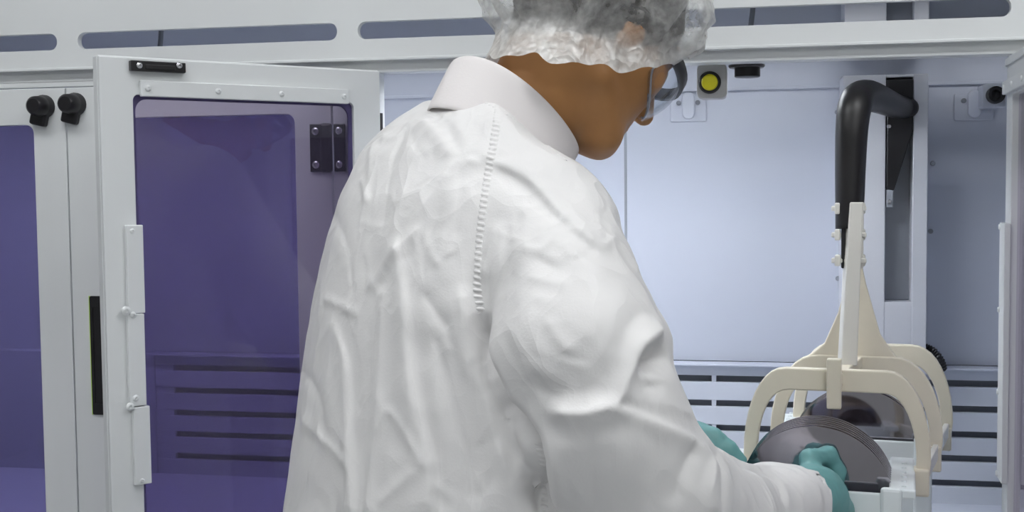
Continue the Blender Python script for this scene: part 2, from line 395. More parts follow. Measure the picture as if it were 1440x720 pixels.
# raised rim round the leaf edge
leafbox('edge_rim', leafw-.010, leafw+.001, Z_BOT+.02, ZD+.001, -TH-.006, -.006, WHITE, leaf)
leafbox('edge_rim', 0, leafw, ZD-.008, ZD+.002, -TH-.006, -.005, WHITE, leaf)
leafbox('pane', u_w0-.012, u_w1+.012, Z_BOT+.07, (v_w1+v_w1b)/2+.012, -TH*.75, -TH*.55, LILAC, leaf, 0)
vt_ = (v_w1+v_w1b)/2
plate('window_gasket', rrect(u_w0-.006, Z_BOT+.08, u_w1+.006, vt_+.006, .008), [rrect(u_w0+.0065, Z_BOT+.10, u_w1-.0045, vt_-.0055, .016)], -sgn*.003, ML @ Matrix.Translation((0, -sgn*TH*.35, 0)), VIOLET, leaf, 0)
# top retaining strip, screws
a = on_leaf(198, 124, ML, MLi, sgn*.006); b = on_leaf(490, 137, ML, MLi, sgn*.006)
st = leafbox('retaining_strip', a[0], b[0], a[1]-.0108, a[1]+.0108, 0, .008, WHITE, leaf)
nL = np.array(ML.to_3x3() @ Vector((0, sgn, 0)))
for px, py in ((208, 124), (307, 128), (396, 132), (484, 136)):
    q = on_leaf(px, py, ML, MLi, sgn*.008); wp = ML @ Vector((q[0], sgn*.008, q[1])); screw('screw', wp, nL, .0042, leaf)
# side retaining strip, in three butted lengths with lugs
segs = [((187, 316), (193, 441)), ((189, 441), (195, 571)), ((196, 571), (203, 681))]
for (x0, y0), (x1, y1) in segs:
    q0 = on_leaf(x0, y0, ML, MLi, sgn*.006); q1 = on_leaf(x1, y1, ML, MLi, sgn*.006); c = (q0[0]+q1[0])/2
    leafbox('retaining_strip', c-.0115, c+.0115, q1[1]+.0006, q0[1]-.0006, 0, .009, WHITE, leaf)
for px, py, r in ((186, 325, .0036), (177, 437, .0062), (187, 443, .0045), (191, 560, .0045), (183, 572, .0055), (200, 676, .0034)):
    q = on_leaf(px, py, ML, MLi, sgn*.009); wp = ML @ Vector((q[0], sgn*.0085, q[1])); screw('screw', wp, nL, r, leaf)
# black magnetic catch
q0 = on_leaf(183, 92, ML, MLi, sgn*.006); q1 = on_leaf(260, 93, ML, MLi, sgn*.006)
cb = leafbox('catch_bar', q0[0], q1[0], q0[1]-.0068, q0[1]+.0068, 0, .010, BLACK, leaf)
leafbox('catch_insert', q0[0]+(q1[0]-q0[0])*.25, q0[0]+(q1[0]-q0[0])*.80, q0[1]-.0045, q0[1]+.002, .009, .0115, BLACKGLOSS, leaf)
for px in (196, 252):
    q = on_leaf(px, 92, ML, MLi, sgn*.01); wp = ML @ Vector((q[0], sgn*.010, q[1])); screw('screw', wp, nL, .0042, leaf, STEEL)
# hinges of the swung leaf (black, on the stile side, mostly behind the leaf)
for z in (1.50, .95):
    bm = bmesh.new(); lathe(bm, (X_OPEN0+.003, -.010, z-.035), (0, 0, 1), [(0, .006), (.07, .006)], 14); finish(bm, 'hinge', BLACK, bench)

# right-hand leaf, swung out past square
angR = math.radians(-93)
MR = door_matrix(X_OPEN1+.004, -.006, angR); MRi = np.array(MR.inverted())
sR = 1 if (MRi @ np.append(CAM, 1))[1] > 0 else -1
wR = .448
leafR = plate('cabinet_door', [(0, Z_BOT+.02), (wR, Z_BOT+.02), (wR, Z_DOOR+.001), (0, Z_DOOR+.001)], [rrect(.047, Z_BOT+.09, wR-.05, 1.538, .008)], -sR*TH, MR, WHITE, bench)
leafR['label'] = 'purple windowed door swung open at the far right'
leafbox('pane', .04, wR-.04, Z_BOT+.08, 1.548, -TH*.75, -TH*.55, LILAC, leafR, 0, MR, sR)
leafbox('retaining_strip', .012, wR-.02, 1.540, 1.558, 0, .008, WHITE, leafR, .0012, MR, sR)
leafbox('edge_rim', .0, wR, Z_DOOR-.008, Z_DOOR+.002, 0, .003, WHITE, leafR, .0012, MR, sR)
zt, zb = aty(1409, 313, -.02)[2], aty(1404, 672, -.02)[2]
leafbox('retaining_strip', .006, .052, zb, zt, 0, .008, WHITE, leafR, .0012, MR, sR)
nR = np.array(MR.to_3x3() @ Vector((0, sR, 0)))
for i in range(4):
    screw('screw', MR @ Vector((.012, sR*.008, zt-.006+(zb-zt+.012)*i/3)), nR, .0042, leafR)
for u in (.03, .10, .18): screw('screw', MR @ Vector((u, sR*.008, 1.549)), nR, .0038, leafR)
# hinge plate seen at the frame edge of the right leaf
leafbox('hinge', .052, .09, 1.45, 1.53, -TH, -TH-.006, BLACK, leafR, .002, MR, sR)

# ================================================================== fittings inside
# yellow push button on its pale box under the lintel
p = aty(1001, 116, .05)
bt = empty('push_button', (p[0], .05, p[2])); tag(bt, 'yellow round push button with black bezel on a pale hanging box', 'push button')
plate('button_box', rrect(p[0]-.0225, p[2]-.024, p[0]+.0225, Z_LINT+.004, .009), [], .03, Matrix.Translation((0, .052, 0)), SWITCH, bt, .002)
c = aty(998, 116, .05)
latheo('bezel', (c[0], .053, c[2]), (0, -1, 0), [(0, .0168), (.004, .0168), (.006, .015), (.006, .0128), (.004, .0125), (.004, 0)], BLACK, bt, 32, True)
latheo('button_cap', (c[0], .052, c[2]), (0, -1, 0), [(0, .0122), (.007, .0122), (.009, .0108), (.0095, 0)], YELLOW, bt, 32, True)
# black catch under the lintel
p = aty(1050, 97, .06)
cc = empty('door_catch', (p[0], .06, p[2])); tag(cc, 'black cylindrical door catch hanging under the lintel beside the yellow button', 'door catch')
latheo('flange', (p[0], .06, Z_LINT-.0035), (0, 0, 1), [(0, .025), (.002, .027), (.0045, .027)], BLACK, cc, 32, True)
latheo('body', (p[0]+.001, .06, Z_LINT-.0175), (0, 0, 1), [(0, .0175), (.001, .019), (.0145, .019)], BLACKGLOSS, cc, 28, True)
# hook plates on the back panel
def hookplate(px, py, label):
    p = aty(px, py, BACK); x, z = p[0], p[2]
    h = empty('hook_plate', (x, BACK, z)); tag(h, label, 'bracket', 'hook plates on the interior back panel')
    plate('base_plate', rrect(x-.034, z-.029, x+.034, z+.020, .003), [], .004, Matrix.Translation((0, BACK-.0045, 0)), BLUEGREY, h)
    plate('tongue', rrect(x-.011, z-.024, x+.012, z+.026, .010), [], .007, Matrix.Translation((0, BACK-.0115, 0)), INNER, h, .002)
    for s in (-1, 1):
        latheo('screw', (x+s*.018, BACK-.004, z+.007), (0, -1, 0), [(0, .0046), (.004, .0046), (.005, .003), (.005, 0)], DARKGREY, h, 12, True)
hookplate(968, 150, 'pale hook plate on the back panel below the yellow button')
hookplate(1369, 147, 'pale hook plate on the back panel right of the arm column')
# black nozzle at right
p = aty(1399, 134, BACK-.05)
nz = empty('spray_nozzle', p); tag(nz, 'black round nozzle in a pale square block beside the right hook plate', 'nozzle')
plate('nozzle_block', rrect(p[0]-.021, p[2]-.022, p[0]+.02, p[2]+.02, .004), [], .05, Matrix.Translation((0, BACK-.05, 0)), BLUEGREY, nz)
latheo('nozzle_ring', (p[0], BACK-.05, p[2]), (0, -1, 0), [(0, .0155), (.012, .0155), (.014, .013), (.013, .009), (.004, .008), (.004, 0)], BLACK, nz, 28, True)
# small screws on the back panel
for px, py in ((1178, 391), (1177, 158), (1311, 230), (1308, 325)):
    q = aty(px, py, BACK); latheo('panel_screw', (q[0], BACK+.001, q[2]), (0, -1, 0), [(0, .003), (.008, .003), (.008, .0048), (.011, .004), (.011, 0)], GREY, bench, 10, True)

# ================================================================== transfer arm column
FRONT_C = .455                         # front face of the column
def xc(px, py): return aty(px, py, FRONT_C)[0]
x0, x1, x2, x3 = xc(1185, 200), xc(1245.5, 200), xc(1284, 200), xc(1305, 200)
ztop = aty(1245, 105, FRONT_C)[2]; zbot = aty(1304, 495, FRONT_C)[2]; zslot = aty(1260, 425, FRONT_C)[2]
arm = empty('transfer_arm', ((x0+x3)/2, .5, zbot)); tag(arm, 'white slotted column with a bent black tube arm reaching forward', 'robot arm')
boxo('column_plate', (x0, FRONT_C, zbot-.1), (x1, BACK, ztop), COLM, arm)
boxo('column_plate', (x2, FRONT_C, zbot-.1), (x3, BACK, ztop), COLM, arm)
boxo('column_back', (x1-.001, FRONT_C+.045, zslot), (x2+.001, BACK, ztop-.001), GREY, arm)
boxo('column_cap', (x1-.001, FRONT_C+.002, ztop-.005), (x2+.001, BACK, ztop-.0002), COLM, arm)
boxo('column_foot', (x1-.001, FRONT_C+.001, zbot-.1), (x2+.001, BACK, zslot), COLM, arm)
# upper length of the column above the lintel, seen through the fascia slot
boxo('upper_column_plate', (x0+.002, FRONT_C, ztop+.045), (x1, BACK, ztop+.155), COLM, arm)
boxo('upper_column_plate', (x2, FRONT_C, ztop+.045), (x3, BACK, ztop+.155), COLM, arm)
boxo('upper_column_back', (x1, FRONT_C+.03, ztop+.045), (x2, BACK, ztop+.155), GREY, arm)
# black triangular bracket in the slot
bz = [aty(1262, y, FRONT_C)[2] for y in (112, 150, 185, 268)]
pts = [(x1+.0015, bz[0]), (x2-.001, bz[0]), (x2-.001, bz[2]), (aty(1257, 268, FRONT_C)[0], bz[3]), (x1+.0015, bz[3]+.004)]
plate('bracket', pts, [], .03, Matrix.Translation((0, FRONT_C-.004, 0)), BLACK, arm, .002)
for py in (178, 283):
    q = aty(1250, py, FRONT_C); latheo('bolt', (q[0], FRONT_C-.003, q[2]), (0, -1, 0), [(0, .0042), (.003, .0042), (.005, .003), (.005, 0)], STEEL, arm, 12, True)
boxo('bracket_block', (x1+.002, FRONT_C+.0, bz[3]-.03), (x1+.014, FRONT_C+.04, bz[3]+.002), GREY, arm)
# bent tube: out of the column, forward and down to the hook plate
tp = [aty(1278, 152, FRONT_C+.01), at(1262, 150, 2.12), at(1240, 141, 1.95), at(1222, 135, 1.84), at(1209, 137, 1.77), at(1202, 150, 1.735), at(1198, 180, 1.725), at(1196, 230, 1.725), at(1195, 280, 1.725), at(1194, 322, 1.725)]
cur = catmull(tp, 8)
bm = bmesh.new(); tube(bm, cur, [0.0190+0.005*min(1, i/24)-.005*max(0, (i-40)/32) for i in range(len(cur))], 24)
finish(bm, 'tube_arm', BLACKGLOSS, arm, smooth=True)
# flat black tail of the tube, clamped to the hook plate
TM = 1.725
def qbox(name, px0, py0, px1, py1, t, dt0, dt1, mt, par, bev=.0012):
    """upright box facing the camera's heading at depth t, sized from picture marks"""
    a = at(px0, py1, t); b = at(px1, py0, t)
    rt = np.array([math.cos(CAX), math.sin(CAX), 0]); fw = np.array([-math.sin(CAX), math.cos(CAX), 0])
    wd = (b-a)@rt; M = Matrix(((rt[0], fw[0], 0, a[0]), (rt[1], fw[1], 0, a[1]), (0, 0, 1, a[2]), (0, 0, 0, 1)))
    return boxo(name, (0, dt0, 0), (wd, dt1, b[2]-a[2]), mt, par, bev, M)
CAX = math.radians(11.18-18)           # heading of the hanging carrier
qbox('tail', 1183, 315, 1190, 377, TM, -.008, .012, BLACK, arm, .002)

# ================================================================== cassette carrier hanging from the arm
car = empty('cassette_carrier', at(1200, 640, 1.77)); tag(car, 'ivory plastic cassette carrier with three arched yokes hanging from the arm', 'carrier')
hp = qbox('hook_plate', 1189, 284, 1215, 378, TM, -.006, .006, PLATEW, car)
bm = bmesh.new()
vv = [bm.verts.new(at(x, y, TM)+fwd_) for fwd_ in (np.array((.004, -.022, 0)), np.array((0, -.002, 0))) for x, y in ((1177, 512), (1200, 512), (1208, 284), (1190, 284))]
for f_ in ((0, 1, 2, 3), (7, 6, 5, 4), (0, 4, 5, 1), (1, 5, 6, 2), (2, 6, 7, 3), (3, 7, 4, 0)): bm.faces.new([vv[i] for i in f_])
finish(bm, 'hook_rib', PLATEW, car, bevel=.002)
for y in (293, 330, 366):
    qbox('clamp_bolt', 1169, y-4, 1219, y+4, TM, -.004, .004, PLATEW, car, .002)
    qbox('bolt_head', 1174, y-8, 1182, y+8, TM, -.009, .009, PLATEW, car, .002)
    qbox('bolt_head', 1211, y-8, 1217, y+8, TM, -.010, .008, PLATEW, car, .002)
rt = np.array([math.cos(CAX), math.sin(CAX), 0]); fwv = np.array([-math.sin(CAX), math.cos(CAX), 0])
FA = at(1175, 520, 1.63); RA = at(1226, 484, 1.93); MA = (FA+RA)/2
axv = RA-FA; axv[2] = 0; axv /= np.linalg.norm(axv)
def carM(o): return Matrix(((rt[0], fwv[0], 0, o[0]), (rt[1], fwv[1], 0, o[1]), (0, 0, 1, o[2]), (0, 0, 0, 1)))
def arch(o, half, hgt, flat, wd, thick, name='yoke', foot=True):
    """an arch in the carrier's cross plane: flat bar with two curved legs"""
    out, inn = [], []
    n = 10
    for k in range(n+1):
        a = math.radians(90*k/n)
        out.append((flat+(half-flat)*math.sin(a)**.92, -(hgt*.80)*(1-math.cos(a))))
        inn.append((flat-.004+(half-wd*.62-flat+.004)*math.sin(a)**.92, -wd-(hgt*.80-wd)*(1-math.cos(a))))
    out.append((half-.003, -hgt)); inn.append((half-wd*.62-.002, -hgt))
    poly = [(-x, z) for x, z in reversed(out)] + out + list(reversed(inn)) + [(-x, z) for x, z in inn]
    y = plate(name, poly, [], thick, carM(o), IVORY, car, .002)
    return y
half = .123
arch(FA, half, .150, .066, .030, .016)
arch(MA, half, .150, .052, .030, .016)
arch(RA, half, .150, .060, .030, .016)
# feet at the leg ends
for o in (FA, MA, RA):
    for s in (-1, 1):
        bm = bmesh.new(); box(bm, (s*(half-.012)-.010, -.006, -.165), (s*(half-.012)+.010, .022, -.128), carM(o)); finish(bm, 'yoke_foot', IVORY, car, bevel=.003)
# side rails joining the legs and spine joining the yokes
L_ = np.linalg.norm(RA-FA)
def rail(name, x0, x1, z0, z1, a0, a1, mt):
    bm = bmesh.new()
    vs = []
    for a in (a0, a1):
        for x, z in ((x0, z0), (x1, z0), (x1, z1), (x0, z1)):
            vs.append(bm.verts.new(FA + axv*a + rt*x + np.array((0, 0, z))))
    for f in ((0, 1, 2, 3), (7, 6, 5, 4), (0, 4, 5, 1), (1, 5, 6, 2), (2, 6, 7, 3), (3, 7, 4, 0)): bm.faces.new([vs[i] for i in f])
    return finish(bm, name, mt, car, bevel=.002)
for s in (-1, 1): rail('side_rail', s*(half-.010)-.004, s*(half-.010)+.004, -.150, -.128, .01, L_+.012, PLATEW)
rail('spine', -.012, .010, -.020, -.004, -.004, L_+.01, IVORY)
bm = bmesh.new(); box(bm, (-.011, -.012, -.052), (.008, .002, .016), carM(FA)); finish(bm, 'spine_clip', IVORY, car, bevel=.002)
# gusset: tall flared web above the middle yoke
top = at(1201, 372, TM); zt_ = top[2]-MA[2]; cx = (top-MA)@rt
gp = [(cx-.006, zt_)]
for px, py in ((1178, 440), (1158, 485), (1140, 500), (1122, 512), (1112, 540)): q = at(px, py, 1.775); gp.append(((q-MA)@rt, q[2]-MA[2]))
for px, py in ((1290, 545), (1277, 515), (1258, 498), (1238, 470), (1218, 400)): q = at(px, py, 1.775); gp.append(((q-MA)@rt, q[2]-MA[2]))
gp.append((cx+.008, zt_))
plate('gusset', gp, [], .012, carM(MA+fwv*.002), IVORY, car, .002)

# cassettes and wafers
def cassette(cpx, cpy, ct, label, front):
    o = at(cpx, cpy, ct); M = carM(o)
    root = empty('wafer_cassette', (o[0], o[1], o[2]-.12)); tag(root, label, 'cassette', 'wafer cassettes in the carrier')
    ln, hw, rim, y0 = .135, .100, .033, front
    for s in (-1, 1):
        bm = bmesh.new(); box(bm, (s*hw-.006, y0, -.12), (s*hw+.006, ln, rim-.003), M); finish(bm, 'side_wall', CASS, root, bevel=.002)
        bm = bmesh.new(); box(bm, (s*(hw+.008)-.016, y0-.004, rim-.012), (s*(hw+.008)+.016, ln+.004, rim), M); r_ = finish(bm, 'rim_rail', CASS, root, bevel=.0025)
        for k in range(6):
            lathe_p = M @ Vector((s*(hw+.010), y0+.012+k*.026, rim-.001))
            latheo('rail_peg', lathe_p, (0, 0, 1), [(0, .0035), (.003, .003), (.0035, 0)], CASS, root, 10, True)
        for k in range(10):
            bm = bmesh.new(); box(bm, (min(s*hw, s*(hw-.010)), .008+k*.0127, -.11), (max(s*hw, s*(hw-.010)), .0125+k*.0127, rim-.004), M); finish(bm, 'slot_rib', CASS, root, bevel=0)
    bm = bmesh.new(); box(bm, (-hw, ln-.006, -.12), (hw, ln, rim-.004), M); finish(bm, 'end_wall', CASS, root, bevel=.002)
    bm = bmesh.new(); box(bm, (-hw, y0-.004, -.12), (hw, y0+.003, rim-.007), M); finish(bm, 'end_wall', CASS, root, bevel=.002)
    bm = bmesh.new(); box(bm, (hw-.018, y0-.008, -.12), (hw+.008, y0+.004, rim+.001), M); finish(bm, 'corner_post', CASS, root, bevel=.004)
    return o
def wafer(o, dist, label, group, tilt=0):
    x, y, d = frame_for(fwv)
    bm = bmesh.new(); lathe(bm, Vector(o)+Vector(fwv)*dist, fwv, [(0, .0985), (.0003, .0998), (.0012, .0998), (.0015, .0985)], 96)
    wf = finish(bm, 'silicon_wafer', WAFER); smooth_angle(wf, 30)
    tag(wf, label, 'wafer', group)
    return wf
oF = cassette(1147, 703, 1.585, 'pale plastic wafer cassette between the gloved hands', -.046)
names = ['foremost polished wafer under the gloved right finger', 'second polished wafer behind the foremost one', 'third polished wafer from the front of the near cassette', 'fourth polished wafer from the front of the near cassette', 'fifth polished wafer from the front of the near cassette', 'sixth polished wafer from the front of the near cassette', 'rearmost polished wafer of the near cassette']
for k in range(7): wafer(oF, -.012+k*.0127 if k else -.014, names[k], 'wafers in the near cassette')
oR = cassette(1205, 640, 1.84, 'pale plastic wafer cassette at the back of the carrier', -.004)
for k in range(2): wafer(oR, .010+k*.0254, ['dark mirror wafer at the front of the far cassette', 'wafer just behind the dark mirror wafer in the far cassette'][k], 'wafers in the far cassette')

# black corrugated cable behind the column foot
bm = bmesh.new(); cpts = catmull([aty(1300, 488, .47), aty(1312, 494, .47), aty(1322, 506, .47), aty(1326, 520, .48)], 8)
tube(bm, cpts, [.006+.002*(i % 2) for i in range(len(cpts))], 12); finish(bm, 'cable_chain', BLACK, arm)

# ================================================================== person
# ---- signed distance fields and a surface-nets mesher
def smin(a, b, k):
    h = np.clip(.5+.5*(b-a)/k, 0, 1); return b+(a-b)*h-k*h*(1-h)
def smax(a, b, k): return -smin(-a, -b, k)
def capsule(P, a, b, ra, rb):
    a = np.asarray(a, np.float32); b = np.asarray(b, np.float32); ab = b-a
    h = np.clip(((P-a)@ab)/(ab@ab), 0, 1)
    return np.linalg.norm(P-a-h[..., None]*ab, axis=-1)-(ra+(rb-ra)*h)
def chain(P, pts, k=.01):
    d = None
    for (a, ra), (b, rb) in zip(pts, pts[1:]):
        c = capsule(P, a, b, ra, rb); d = c if d is None else smin(d, c, k)
    return d
def ellipsoid(Q, c, r):
    q = (Q-np.asarray(c, np.float32))/np.asarray(r, np.float32); n = np.linalg.norm(q, axis=-1)
    return (n-1)*min(r)
def surface_nets(fn, lo, hi, h):
    ax = [np.arange(lo[i], hi[i]+h, h, dtype=np.float32) for i in range(3)]
    G = np.stack(np.meshgrid(*ax, indexing='ij'), -1)
    V = np.empty(G.shape[:3], np.float32)
    for i in range(0, G.shape[0], 16): V[i:i+16] = fn(G[i:i+16])
    V[[0, -1]] = 1; V[:, [0, -1]] = 1; V[:, :, [0, -1]] = 1
    neg = V < 0
    nx, ny, nz = V.shape
    cor = [(i, j, k) for i in (0, 1) for j in (0, 1) for k in (0, 1)]
    cnt = sum(neg[i:nx-1+i, j:ny-1+j, k:nz-1+k].astype(np.int8) for i, j, k in cor)
    act = (cnt > 0) & (cnt < 8)
    ids = np.argwhere(act); idx = -np.ones(act.shape, np.int64); idx[act] = np.arange(len(ids))
    acc = np.zeros((len(ids), 3)); num = np.zeros(len(ids))
    for a in range(8):
        for b in range(a+1, 8):
            ca, cb = np.array(cor[a]), np.array(cor[b])
            if abs(ca-cb).sum() != 1: continue
            va = V[tuple((ids+ca).T)]; vb = V[tuple((ids+cb).T)]
            mk = (va < 0) != (vb < 0); t = np.where(mk, va/np.where(mk, va-vb, 1), 0)
            acc += np.where(mk[:, None], ca+t[:, None]*(cb-ca), 0); num += mk
    verts = (ids+acc/num[:, None])*h+np.array(lo)
    faces = []
    for d in range(3):
        u, v = (d+1) % 3, (d+2) % 3
        sl0 = [slice(None)]*3; sl1 = [slice(None)]*3; sl0[d] = slice(0, -1); sl1[d] = slice(1, None)
        ch = neg[tuple(sl0)] != neg[tuple(sl1)]
        e = np.argwhere(ch); ok = (e[:, u] > 0) & (e[:, v] > 0) & (e[:, u] < V.shape[u]-1) & (e[:, v] < V.shape[v]-1); e = e[ok]
        q = []
        for du, dv in ((1, 1), (0, 1), (0, 0), (1, 0)):
            c = e.copy(); c[:, u] -= du; c[:, v] -= dv; q.append(idx[tuple(c.T)])
        q = np.stack(q, 1); fl = ~neg[tuple(e.T)]
        q[fl] = q[fl][:, ::-1]; faces.append(q)
    return verts, np.concatenate(faces)
def relax(v, f, it=3, lam=.5):
    e = np.concatenate([f[:, [i, (i+1) % 4]] for i in range(4)]); e = np.concatenate([e, e[:, ::-1]])
    deg = np.bincount(e[:, 0], minlength=len(v))[:, None]
    for i in range(it):
        for l in (lam, -lam*1.02):
            m_ = np.stack([np.bincount(e[:, 0], v[e[:, 1], c], len(v)) for c in range(3)], 1)/deg
            v = v+l*(m_-v)
    return v
def to_mesh(name, v, f):
    me = bpy.data.meshes.new(name)
    me.vertices.add(len(v)); me.vertices.foreach_set('co', np.asarray(v, np.float32).ravel())
    me.loops.add(f.size); me.loops.foreach_set('vertex_index', f.astype(np.int32).ravel())
    me.polygons.add(len(f)); me.polygons.foreach_set('loop_start', np.arange(0, f.size, 4, dtype=np.int32))
    me.update(calc_edges=True); me.validate()
    return me
def subdiv(me, lev):
    o = bpy.data.objects.new('tmp', me); COL.objects.link(o); md = o.modifiers.new('s', 'SUBSURF'); md.levels = lev; md.render_levels = lev
    dg = bpy.context.evaluated_depsgraph_get(); ev = o.evaluated_get(dg); out = bpy.data.meshes.new_from_object(ev)
    bpy.data.objects.remove(o); return out
def get_v(me):
    a = np.empty(len(me.vertices)*3, np.float32); me.vertices.foreach_get('co', a); return a.reshape(-1, 3).astype(float)
def get_n(me):
    a = np.empty(len(me.vertices)*3, np.float32); me.vertex_normals.foreach_get('vector', a); return a.reshape(-1, 3).astype(float)
def vnoise(p, scale, seed):
    """smooth value noise"""
    rs = np.random.RandomState(seed); T = rs.rand(4096)*2-1
    q = p*scale; i = np.floor(q).astype(int); f = q-i; f = f*f*(3-2*f); out = 0
    for a in (0, 1):
        for b in (0, 1):
            for c in (0, 1):
                h = ((i[:, 0]+a)*73856093 ^ (i[:, 1]+b)*19349663 ^ (i[:, 2]+c)*83492791) & 4095
                out = out + T[h]*np.where(a, f[:, 0], 1-f[:, 0])*np.where(b, f[:, 1], 1-f[:, 1])*np.where(c, f[:, 2], 1-f[:, 2])
    return out

yaw = math.radians(11.18)
IR = np.array([math.cos(yaw), math.sin(yaw), 0]); IF = np.array([-math.sin(yaw), math.cos(yaw), 0]); IU = np.array([0, 0, 1.0])
BA = math.radians(40)
BF = IR*math.cos(BA)+IF*math.sin(BA); BL = -IR*math.sin(BA)+IF*math.cos(BA)     # body forward, body left
person = empty('person', (*(at(620, 720, 1.36)[:2]), 0))
tag(person, 'person in a white coat, hair net, safety glasses and teal gloves bending to the cassette', 'person')

# ---- coat
SEC = [(88, 722, 1.40, .040), (125, 702, 1.395, .071), (150, 690, 1.39, .092), (180, 673, 1.385, .115), (215, 655, 1.38, .128), (275, 643, 1.37, .140),
       (340, 637, 1.365, .150), (420, 630, 1.36, .158), (520, 624, 1.36, .167), (620, 620, 1.36, .1755), (720, 618, 1.36, .186), (1000, 612, 1.36, .205), (1400, 612, 1.36, .215)]
sp = np.array([at(c, y, t) for y, c, t, w_ in SEC])[::-1]; sw = np.array([s[3] for s in SEC])[::-1]
def torso(P):
    z = P[..., 2]; cx = np.interp(z, sp[:, 2], sp[:, 0]); cy = np.interp(z, sp[:, 2], sp[:, 1]); w_ = np.interp(z, sp[:, 2], sw)
    dx, dy = P[..., 0]-cx, P[..., 1]-cy
    lf = dx*BF[0]+dy*BF[1]; ll = dx*BL[0]+dy*BL[1]
    a = 1.22*w_; b = .82*w_
    d = (np.sqrt((ll/a)**2+(lf/b)**2)-1)*b
    return np.maximum(d, np.maximum(z-sp[-1, 2], .50-z))
RS = [((772, 306, 1.275), .062), ((792, 398, 1.22), .071), ((812, 490, 1.19), .084), ((850, 600, 1.18), .078), ((905, 690, 1.2), .074), ((1010, 727, 1.32), .062), ((1085, 710, 1.42), .047), ((1150, 700, 1.49), .040)]
RS = [(at(*p), r) for p, r in RS]
LS = [((600, 260, 1.50), .072), ((690, 470, 1.60), .068), ((800, 655, 1.64), .056), ((900, 640, 1.61), .046), ((1000, 620, 1.585), .030)]
LS = [(at(*p), r) for p, r in LS]
cuffR = at(1128, 703, 1.47); cuffRn = (RS[-1][0]-RS[-2][0]); cuffRn /= np.linalg.norm(cuffRn)
cuffL = at(978, 624, 1.59); cuffLn = (LS[-1][0]-LS[-2][0]); cuffLn /= np.linalg.norm(cuffLn)
BUMPS = [((908, 478, 1.19), .024), ((928, 568, 1.2), .017), ((900, 575, 1.2), .03)]
tau = math.radians(32); ca = math.radians(38)
CFh = IR*math.cos(ca)+IF*math.sin(ca); CLh = -IR*math.sin(ca)+IF*math.cos(ca)
CF = CFh*math.cos(tau)-IU*math.sin(tau); CU = CFh*math.sin(tau)+IU*math.cos(tau)
CT = at(726, 152, 1.385)
def coat_sdf(P):
    d = torso(P)
    sh = capsule(P, at(715, 215, 1.39), at(778, 298, 1.29), .060, .062)
    d = smin(d, sh, .04)
    lat = (P-CT)@CLh
    d = smax(d, (P-(CT-CU*.031))@CU+.62*np.maximum(0, -lat-.045)+.25*np.maximum(0, lat-.06), .014)
    r = chain(P, RS, .02)
    for p, rr in BUMPS: r = smin(r, np.linalg.norm(P-at(*p).astype(np.float32), axis=-1)-rr, .015)
    r = np.maximum(r, (P-cuffR)@cuffRn)
    r = np.maximum(r, -np.maximum(np.linalg.norm(np.cross(P-cuffR, cuffRn), axis=-1)-.0375, -.012-(P-cuffR)@cuffRn))
    near = np.clip((P[..., 2]-1.32)/.08, 0, 1)
    d = smin(d, r, .006+.030*near)
    l = chain(P, LS, .02); l = np.maximum(l, (P-cuffL)@cuffLn)
    return smin(d, l, .02)
v, f = surface_nets(coat_sdf, (-.66, -.78, .47), (.13, -.02, 1.60), .0065)
v = relax(v, f, 3)
me = subdiv(to_mesh('coat', v, f), 1)
v = get_v(me)
